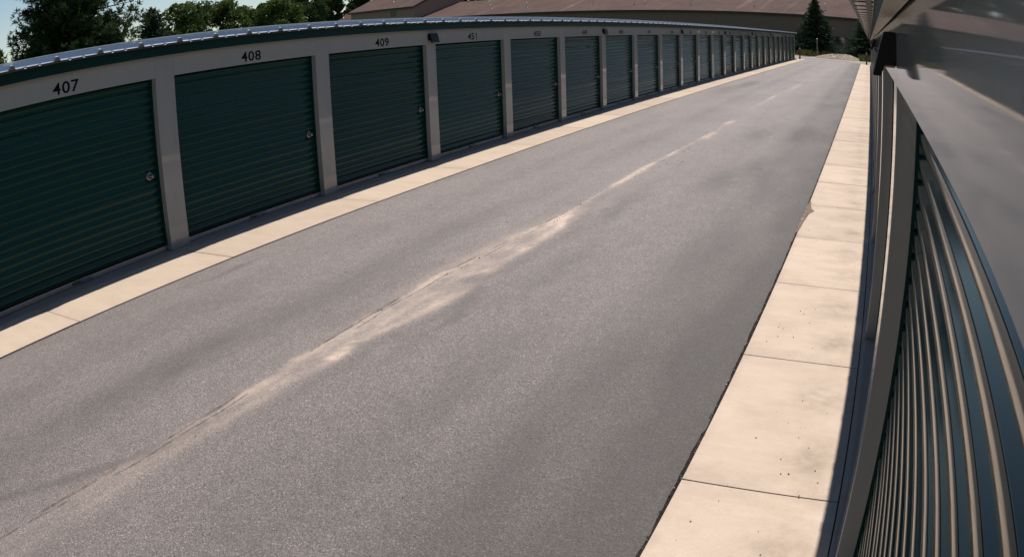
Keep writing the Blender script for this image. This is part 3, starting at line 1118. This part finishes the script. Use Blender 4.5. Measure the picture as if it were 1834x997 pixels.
# ------------------------------------------------------------------ pebbles
def pebbles(name, pts, rmin, rmax, label, cat):
    base = np.array([(1, 0, 0), (-1, 0, 0), (0, 1, 0), (0, -1, 0), (0, 0, 1), (0, 0, -1)], float)
    fac = np.array([(0, 2, 4), (2, 1, 4), (1, 3, 4), (3, 0, 4), (2, 0, 5), (1, 2, 5), (3, 1, 5), (0, 3, 5)])
    V, F = [], []
    for i, (x, y, z) in enumerate(pts):
        r = rmin + (rmax - rmin) * RNG.random() ** 2.5
        a = RNG.random() * 6.28
        R = np.array([(math.cos(a), -math.sin(a), 0), (math.sin(a), math.cos(a), 0), (0, 0, 1)])
        b = base * RNG.uniform(.7, 1.3, (6, 1)) * np.array([1, .8, .6]) * r
        V.append(b @ R.T + np.array([x, y, z + r * .35]))
        F.append(fac + 6 * i)
    me = np_mesh(name, np.concatenate(V), np.concatenate(F), 'stone')
    return tag(link(name, me), label, cat, kind='stuff')


pp = []
for _ in range(300):
    y = 8 + 30 * RNG.random() ** 1.3 if _ > 16 else RNG.uniform(2, 8)
    pp.append((RNG.uniform(-6.3, -0.95), y, -0.011))
for _ in range(420):
    y = 9 + 14 * RNG.random()
    pp.append((RNG.normal(-1.9, .75), y, -0.011))
for (cy, cx, sy, sx, n) in [(16.8, -3.62, 1.0, .08, 130), (27, -3.62, 1.8, .09, 120), (12.9, -3.62, .5, .12, 60), (13.2, -3.3, .7, .14, 50), (8.7, -3.66, .35, .03, 30), (6.4, -3.80, .5, .03, 14)]:
    for _ in range(n):
        pp.append((RNG.normal(cx, sx), RNG.normal(cy, sy), -0.009))
pp = [q for q in pp if -6.4 < q[0] < -0.9]
pebbles('pebbles', pp, 0.004, 0.011, 'loose dark pebbles scattered on the asphalt lane', 'pebbles')
pp = []
for _ in range(260):
    y = 2.6 + 22 * RNG.random() ** 1.2
    pp.append((RNG.uniform(float(xs_r(y)) + .05, -0.05), y, 0.001))
pebbles('slab_pebbles', pp, 0.0025, 0.0068, 'tiny dark grit scattered on the right concrete walkway', 'grit')
pp = []
for _ in range(900):
    y = 0.5 + 30 * RNG.random() ** 1.5
    pp.append((float(xs_r(y)) - 0.012 + RNG.normal(0, .008), y, -0.014))
pebbles('edge_grit', pp, 0.003, 0.010, 'line of crumbs along the edge of the right walkway', 'grit')


# ------------------------------------------------------------------ far end: gravel, weeds, posts
m = MB()
NR, NA = 16, 48
vs, fs = [], []
for i in range(NR + 1):
    t = i / NR
    for k in range(NA):
        a = 2 * math.pi * k / NA
        x, y = 3.1 * t * math.cos(a), 2.4 * t * math.sin(a)
        h = 0.60 * (1 - t ** 1.6) * (0.8 + 0.35 * float(vnoise(np.array([x * 1.4 + 9]), np.array([y * 1.4 + 9]), 4)[0])) + 0.06 * float(vnoise(np.array([x * 5 + 30]), np.array([y * 5 + 30]), 6)[0])
        h = min(h, 0.70 + .05 * math.sin(x * 2))
        vs.append((x, y, h - 0.06))
for i in range(NR):
    for k in range(NA):
        k2 = (k + 1) % NA
        fs.append((i * NA + k, i * NA + k2, (i + 1) * NA + k2, (i + 1) * NA + k))
m.add(vs, fs)
tag(link('gravel_mound', m.mesh('gravel_mound', 'gravel', True), None, (-3.6, 90.5, 0)), 'low heap of pale gravel beyond the lane end', 'gravel heap')


def blades(name, pts, hmin, hmax, w, mat, label, cat, lean=.35):
    n = len(pts)
    P = np.array(pts)
    h = hmin + (hmax - hmin) * RNG.random(n) ** 1.6
    a = RNG.random(n) * 6.283
    dx, dy = np.cos(a), np.sin(a)
    ln = RNG.normal(0, lean, (n, 2)) * h[:, None]
    ww = w * (0.6 + .8 * RNG.random(n))
    v0 = P + np.stack([-dx * ww, -dy * ww, 0 * h], -1)
    v1 = P + np.stack([dx * ww, dy * ww, 0 * h], -1)
    mid = P + np.stack([ln[:, 0] * .4, ln[:, 1] * .4, h * .6], -1)
    v2 = mid + np.stack([dx * ww * .8, dy * ww * .8, 0 * h], -1)
    v4 = mid - np.stack([dx * ww * .8, dy * ww * .8, 0 * h], -1)
    v3 = P + np.stack([ln[:, 0], ln[:, 1], h], -1)
    V = np.stack([v0, v1, v2, v3, v4], 1).reshape(-1, 3)
    Q = np.arange(n * 5).reshape(n, 5)
    me = np_mesh(name, V, Q, mat)
    return tag(link(name, me), label, cat, kind='stuff')


pts = []
for _ in range(9000):
    x, y = RNG.uniform(-26, 14), RNG.uniform(90.5, 99)
    if (x + 3.6) ** 2 / 9 + (y - 90.5) ** 2 / 5.8 < 1:
        continue
    if vnoise(np.array([x * .8 + 50]), np.array([y * .5]), 3)[0] < .38:
        continue
    pts.append((x, y, 0.0))
for _ in range(900):
    pts.append((RNG.normal(-7.4, .35), RNG.normal(91.2, .5), 0.0))
for _ in range(1600):
    pts.append((RNG.uniform(-1.2, 3.0), RNG.uniform(88.0, 92), 0.0))
blades('weeds', pts, .15, .85, .035, 'weed', 'tall weeds and grass along the lane end', 'weeds')


def pole(name, x, y, h, label, cat, mat='wood', r=.05):
    ro = empty(name, (x, y, 0), label, cat)
    m = MB()
    m.tube([(0, 0, -.05), (0, 0, h)], [r, r * .9], 10)
    link('shaft', m.mesh('shaft', mat), ro)
    m = MB()
    m.lathe([(r * 1.1, h), (r * 1.1, h + .02), (0, h + .05)], (0, 0, 0), (0, 0, 1), 10)
    link('cap', m.mesh('cap', 'galv'), ro)
    return ro


pole('fence_post', -6.45, 93.5, 2.05, 'grey post in front of the left spruce', 'post', 'wood', .055)
r = pole('sign_post', -3.30, 96.5, 1.75, 'thin pole with an added pale disc imitating the reflection in the far window', 'sign', 'galv', .03)
m = MB()
m.lathe([(0.0, 0.0), (0.27, 0.0), (0.28, .02), (0.27, .03), (0.0, .03)], (0.06, -.06, 1.95), (0, -1, 0), 24)  # pale disc added in place of the reflection in the far window
link('reflection_disc', m.mesh('reflection_disc', 'soffit'), r)


# ------------------------------------------------------------------ far buildings
O2 = Vector((-84.8, 132.8, 0))
E1 = Vector((.979, -.205, 0)).normalized()
E2 = Vector((.205, .979, 0)).normalized()
RZ = math.atan2(E1.y, E1.x)


def uvroof(me, su, sv):
    uv = me.uv_layers.new(name='uv')
    for lp in me.loops:
        v = me.vertices[lp.vertex_index].co
        uv.data[lp.index].uv = (v.x, math.hypot(v.y, v.z))


def gable(name, origin, t0, t1, s0, depth, zw, rise, wallmat, label, cat, over=.5, battens=True, windows=(), vents=()):
    """long house in its own frame: x along the front, y to the rear"""
    org = origin + E1 * t0 + E2 * s0
    root = empty(name, org, label, cat, None, RZ)
    Lx, run = t1 - t0, depth / 2
    sl = rise / run
    m = MB()
    m.box(0, Lx, 0, 0.2, 0, zw)
    m.box(0, Lx, depth - .2, depth, 0, zw)
    for x in (0, Lx - .2):
        m.add([(x, .2, 0), (x + .2, .2, 0), (x + .2, depth - .2, 0), (x, depth - .2, 0), (x, .2, zw), (x + .2, .2, zw), (x + .2, depth - .2, zw), (x, depth - .2, zw), (x, run, zw + rise), (x + .2, run, zw + rise)],
              [(0, 3, 7, 8, 4), (1, 2, 6, 9, 5), (0, 1, 5, 4), (2, 3, 7, 6), (4, 5, 9, 8), (6, 7, 8, 9)])
    if battens:
        x = 0.15
        while x < Lx:
            if not any(a - .15 < x < b + .15 for a, b, _, _ in windows):
                m.box(x, x + .09, -.035, -.001, 0.05, zw)
            x += .41
        y = 0.3
        while y < depth - .2 and not battens == 'front':
            m.box(Lx + .001, Lx + .03, y, y + .07, .05, zw + (sl * y if y < run else sl * (depth - y)) - .1)
            y += .41
    link('wall', m.mesh('wall', wallmat), root)
    for side, nm in ((0, 'roof'), (1, 'rear_roof')):
        m = MB()
        ya, yb = (-over, run) if side == 0 else (run, depth + over)
        za = zw - over * sl if side == 0 else zw + rise
        zb = zw + rise if side == 0 else zw - over * sl
        nx, ny = 40, 10
        vs, fs = [], []
        for j in range(ny + 1):
            for i in range(nx + 1):
                wob = 0.05 * math.sin(i * 1.7 + j * .6) * math.sin(j * .9)
                vs.append((-over + (Lx + 2 * over) * i / nx, ya + (yb - ya) * j / ny, za + (zb - za) * j / ny + .12 + (wob if 0 < j < ny else 0)))
        for j in range(ny):
            for i in range(nx):
                a = j * (nx + 1) + i
                fs.append((a, a + 1, a + nx + 2, a + nx + 1))
        m.add(vs, fs)
        me = m.mesh(nm, 'shingle', True, False)
        uvroof(me, 1, 1)
        ro = link(nm, me, root)
        if side == 0:
            m = MB()
            m.box(-over, Lx + over, -over - .03, -over, za - .22, za + .11)
            link('eave_board', m.mesh('eave_board', 'trim'), ro)
            for xr in (-over, Lx + over - .06):
                m = MB()
                m.add([(xr, -over, za - .2), (xr + .06, -over, za - .2), (xr + .06, run, zw + rise - .2), (xr, run, zw + rise - .2), (xr, -over, za + .1), (xr + .06, -over, za + .1), (xr + .06, run, zw + rise + .1), (xr, run, zw + rise + .1)],
                      [(0, 1, 2, 3), (4, 5, 6, 7), (0, 1, 5, 4), (1, 2, 6, 5), (2, 3, 7, 6), (3, 0, 4, 7)])
                link('rake_board', m.mesh('rake_board', 'trim'), ro)
            m = MB()
            m.add([(-over, -over, za - .02), (Lx + over, -over, za - .02), (Lx + over, 0, zw - .02), (-over, 0, zw - .02)], [(0, 1, 2, 3)])
            link('soffit', m.mesh('soffit', 'trim'), ro)
    for (vx, vs_, vh) in vents:
        m = MB()
        zb = zw + sl * vs_
        m.tube([(vx, vs_, zb), (vx, vs_, zb + vh)], .07, 8)
        m.tube([(vx, vs_, zb + vh), (vx, vs_, zb + vh + .12)], [.13, .02], 8)
        m.lathe([(.2, .13), (.08, .25)], (vx, vs_, zb), (0, 0, 1), 8)
        link('vent_pipe', m.mesh('vent_pipe', 'bar'), root)
    for (a, b, z0, z1) in windows:
        w = .06
        m = MB()
        m.box(a - w, b + w, -.07, -.002, z1, z1 + w)
        m.box(a - w, b + w, -.09, -.002, z0 - w, z0)
        m.box(a - w, a, -.07, -.002, z0, z1)
        m.box(b, b + w, -.07, -.002, z0, z1)
        m.box((a + b) / 2 - .03, (a + b) / 2 + .03, -.06, -.002, z0, z1)
        wf = link('window', m.mesh('window', 'soffit' if wallmat == 'tanwall' else 'trim'), root)
        m = MB()
        m.box(a, (a + b) / 2 - .03, -.03, -.003, z0, z1)
        link('pane', m.mesh('pane', 'darkglass' if wallmat == 'tanwall' else 'glass'), wf)
        m = MB()
        m.box((a + b) / 2 + .03, b, -.03, -.003, z0, z1)
        link('pane', m.mesh('pane', 'darkglass' if wallmat == 'tanwall' else 'glass'), wf)
    return root


gable('warehouse', O2, 0.0, 116.0, 0.0, 24.0, 5.5, 3.2, 'brownwall', 'long low brown building with vertical siding and red brown shingle roof beyond the lane', 'building',
      .5, 'front', windows=[(81.1, 82.65, 1.45, 2.5)],
      vents=[(12.4, 7.1, .9), (15.3, 4.1, .9), (24.1, 3.4, 1.0), (37.9, 3.7, 1.0), (46.0, 3.6, 1.0), (47.9, 3.6, .6), (56.4, 3.3, 1.0), (67.2, 3.5, 1.0), (78.9, 3.3, 1.1)])
gable('house', O2, -18.6, -0.05, -1.0, 18.0, 8.2, 3.4, 'tanwall', 'tan two storey house with a small white framed window behind the green row', 'house',
      .5, True, windows=[(12.3, 13.8, 6.4, 7.75)], vents=[(9.6, 3.4, .9)])
gable('low_house', O2, -32.5, -18.75, 0.2, 14.0, 5.4, 3.55, 'tanwall', 'low tan building left of the two storey house, mostly its brown roof in view', 'house',
      .5, False, vents=[(5.2, 4.0, .8)])


# ------------------------------------------------------------------ trees
def cards(P, size, mat, name, parent, tilt=1.0, aspect=.5, dirs=None):
    """leaf cards: small folded rhombi scattered at points P"""
    n = len(P)
    P = np.asarray(P)
    d = RNG.normal(size=(n, 3)) if dirs is None else dirs + RNG.normal(0, .35, (n, 3))
    d /= np.linalg.norm(d, axis=1)[:, None]
    q = RNG.normal(size=(n, 3))
    e = np.cross(d, q)
    e /= np.linalg.norm(e, axis=1)[:, None] + 1e-9
    s = (size * (0.55 + .9 * RNG.random(n)))[:, None]
    V = np.stack([P - d * s, P + e * s * aspect, P + d * s, P - e * s * aspect], 1).reshape(-1, 3)
    Q = np.arange(n * 4).reshape(n, 4)
    return link(name, np_mesh(name, V, Q, mat), parent)


def polar(az, dist):
    a = math.radians(az)
    return dist * math.sin(a), dist * math.cos(a)


def trunk_mesh(h, r, limbs, parent):
    m = MB()
    m.tube([(0, 0, -.1), (r * .2, 0, h * .3), (-r * .2, r * .2, h * .65), (0, 0, h)], [r, r * .8, r * .5, r * .12], 9)
    for a, b in limbs:
        a, b = Vector(a), Vector(b)
        m.tube([a, (a + b) / 2 + Vector((0, 0, .1)), b], [r * .32, r * .2, r * .05], 6)
    return link('trunk', m.mesh('trunk', 'bark', True), parent)


def broadleaf(name, az, dist, h, rad, mat, label, z0=.7, lobes=62, n=9000, leaf=.16, group='trees behind the green row'):
    x, y = polar(az, dist)
    root = empty(name, (x, y, 0), label, 'tree', group)
    C, limbs = [], []
    for i in range(lobes):
        t = RNG.random()
        zz = z0 + (h - z0) * t ** .9
        env = rad * math.sin(math.pi * min(max((zz - z0) / (h - z0) * .86 + .10, 0), 1)) ** .65
        a, rr = RNG.random() * 6.283, env * RNG.random() ** .45
        lr = rad * RNG.uniform(.16, .31)
        C.append((rr * math.cos(a), rr * math.sin(a), min(zz, h - lr * .7), lr))
        if i % 3 == 0:
            limbs.append(((0, 0, max(.6, zz * .6)), C[-1][:3]))
    C = np.array(C)
    idx = RNG.integers(0, lobes, n)
    d = RNG.normal(size=(n, 3))
    d /= np.linalg.norm(d, axis=1)[:, None]
    rr = C[idx, 3] * (0.45 + .62 * RNG.random(n) ** .6)
    P = C[idx, :3] + d * rr[:, None] * np.array([1, 1, .8])
    trunk_mesh(h * .85, max(.12, h * .02), limbs, root)
    cards(P, leaf, mat, 'crown', root, aspect=.6)
    return root


def conifer(name, x, y, h, rad, mat, label, z0=.3, levels=34, per=11, droop=.25, leaf=.13, sprays=26, power=.9, ragged=.25, group=None, up=0.0, trunk=True):
    root = empty(name, (x, y, 0), label, 'tree', group)
    P, Dr, limbs = [], [], []
    for i in range(levels):
        t = i / (levels - 1)
        z = z0 + (h - z0) * t
        R = rad * (1 - t) ** power + .06
        for k in range(max(4, int(per * (1 - t * .55)))):
            a = RNG.random() * 6.283
            L = R * RNG.uniform(1 - ragged, 1 + ragged * .45)
            dz = -droop * L + up * L + RNG.normal(0, .06)
            u = RNG.random(max(5, int(sprays * (L / rad) ** .8))) ** .75
            lat = RNG.normal(0, .10 + .12 * (1 - u)) * L * .55
            px = np.cos(a) * u * L - np.sin(a) * lat
            py = np.sin(a) * u * L + np.cos(a) * lat
            pz = z + dz * u ** 1.4 + RNG.normal(0, .05, len(u)) + .10 * L * np.maximum(0, u - .75)
            P.append(np.stack([px, py, pz], -1))
            Dr.append(np.tile(np.array([np.cos(a), np.sin(a), -droop + up + .1]), (len(u), 1)) + RNG.normal(0, .3, (len(u), 3)))
            if k % 3 == 0:
                limbs.append(((0, 0, z), (math.cos(a) * L * .9, math.sin(a) * L * .9, z + dz * .85)))
    trunk_mesh(h * .98, max(.1, h * .018), limbs, root)
    cards(np.concatenate(P), leaf, mat, 'crown', root, aspect=.34, dirs=np.concatenate(Dr))
    return root


# the big pine behind the row at the left
def pine(name, az, dist, h, rad, label):
    x, y = polar(az, dist)
    root = empty(name, (x, y, 0), label, 'tree')
    P, Dr, limbs = [], [], []
    for i in range(440):
        t = RNG.random() ** 1.15
        z = 0.8 + (h - 1.0) * t
        R = rad * (1.02 - .45 * t if t < .7 else (.705 - (t - .7) * 1.9)) 
        a = RNG.random() * 6.283
        L = max(.4, R * RNG.uniform(.55, 1.10))
        tip = np.array([math.cos(a) * L, math.sin(a) * L, z + L * RNG.uniform(.0, .30)])
        limbs.append(((0, 0, z), tuple(tip)))
        for q in range(20):
            u = RNG.uniform(.30, 1.03)
            c = np.array([0, 0, z]) * (1 - u) + tip * u + RNG.normal(0, .32, 3) * np.array([1, 1, .7])
            k = 14
            d = RNG.normal(size=(k, 3)) + np.array([math.cos(a), math.sin(a), 1.0]) * .8
            d /= np.linalg.norm(d, axis=1)[:, None]
            P.append(c + d * RNG.uniform(.05, .28, (k, 1)))
            Dr.append(d)
    trunk_mesh(h, .32, limbs, root)
    cards(np.concatenate(P), .21, 'pine', 'crown', root, aspect=.17, dirs=np.concatenate(Dr))


pine('pine_tree', -58.2, 60, 14.0, 6.2, 'big dark pine above unit 407, tallest tree at the upper left')
broadleaf('broadleaf_tree', -65.3, 56, 5.9, 2.1, 'leafC', 'yellow green tree cut by the left edge of the picture', n=7000)
broadleaf('broadleaf_tree', -61.0, 66, 5.6, 2.4, 'leafC', 'low yellow green tree at the left foot of the big pine', n=7000, leaf=.15)
broadleaf('broadleaf_tree', -54.9, 72, 5.6, 2.0, 'leafB', 'low dark tree at the right foot of the big pine', n=6000, leaf=.15)
x, y = polar(-51.9, 74)
conifer('cedar_tree', x, y, 7.45, 2.35, 'spruce', 'small dark upright cedar just right of the big pine', levels=46, per=22, droop=-.25, power=.42, ragged=.35, leaf=.16, sprays=30)
broadleaf('broadleaf_tree', -49.4, 80, 8.1, 3.6, 'leafA', 'rounded green tree right of the small dark cedar', n=10000)
broadleaf('broadleaf_tree', -46.6, 82, 7.75, 3.4, 'leafA', 'green tree above the number 408, left of the lower gap', n=10000)
broadleaf('broadleaf_tree', -44.6, 84, 6.6, 2.6, 'leafA', 'lower green tree in the dip between taller crowns', n=6000)
broadleaf('broadleaf_tree', -42.5, 84, 7.4, 3.2, 'leafA', 'green tree left of the tall dark trees by the house', n=9000)
broadleaf('broadleaf_tree', -40.7, 108, 10.5, 3.6, 'leafB', 'tall dark tree nearest the green crowns, left of the low house', n=11000, leaf=.2)
broadleaf('broadleaf_tree', -38.6, 186, 16.5, 5.2, 'leafB', 'tall dark tree directly behind the low house roof', n=12000, leaf=.32)
broadleaf('broadleaf_tree', -36.0, 195, 17.0, 5.5, 'leafB', 'tall dark tree behind the roof of the two storey house', n=12000, leaf=.32)
broadleaf('broadleaf_tree', -43.2, 130, 9.6, 4.0, 'leafB', 'dark tree far behind the green crowns', n=9000, leaf=.26)
broadleaf('broadleaf_tree', -30.2, 190, 11.8, 5.5, 'leafB', 'dark tree showing over the left end of the long roof', n=9000, leaf=.3)
broadleaf('broadleaf_tree', -2.5, 150, 11.5, 4.5, 'leafB', 'dark tree showing over the long roof behind the left spruce', n=9000, leaf=.3)
broadleaf('broadleaf_tree', 0.4, 152, 12.5, 5.0, 'leafB', 'dark tree behind the long roof, hard by the right eave', n=9000, leaf=.3)
for i, (az_, di_, hh_, rr_) in enumerate([(-25.5, 186, 17, 7), (-21.5, 182, 19, 7.5), (-17.0, 178, 18, 7), (-13.0, 172, 20, 7.5), (-9.2, 168, 18.5, 7), (-5.6, 166, 20, 7), (3.6, 165, 19, 7)]):
    broadleaf("broadleaf_tree", az_, di_, hh_, rr_ * 1.3, 'leafB', ['first', 'second', 'third', 'fourth', 'fifth', 'sixth', 'seventh'][i] + ' tall dark tree from the left in the row behind the long roof', n=15000, leaf=.55, group='trees behind the long roof')
conifer('spruce_tree', -6.95, 97.5, 7.1, 3.3, 'spruce', 'full dark spruce in front of the long brown building', levels=46, per=22, droop=.10, leaf=.19, sprays=40, power=.80, ragged=.42, group='spruces beyond the lane end', up=.0)
conifer('spruce_tree', 0.4, 96.0, 7.4, 4.1, 'spruce', 'dark spruce half hidden by the eave of the right building', levels=44, per=22, droop=.10, leaf=.19, sprays=40, power=.85, ragged=.42, group='spruces beyond the lane end')
broadleaf('shrub', -6.0, 99, 2.6, 1.7, 'leafB', 'dark shrub at the left foot of the full spruce', z0=.2, lobes=16, n=3500, leaf=.12, group='shrubs by the brown wall')

# ------------------------------------------------------------------ overhead wires
for i, zz in enumerate((9.6, 10.9, 12.3)):
    m = MB()
    a, b = Vector((-215, 60, zz + .5)), Vector((-60, 205, zz + 1.5))
    pts = []
    for q in range(41):
        t = q / 40
        p_ = a.lerp(b, t)
        p_.z -= 1.6 * 4 * t * (1 - t)
        pts.append(p_)
    m.tube(pts, .022, 5)
    tag(link('power_line', m.mesh('power_line', 'rubber')), ['lowest', 'middle', 'topmost'][i] + ' of three thin power lines in the sky right of the pine', 'power line', 'power lines')
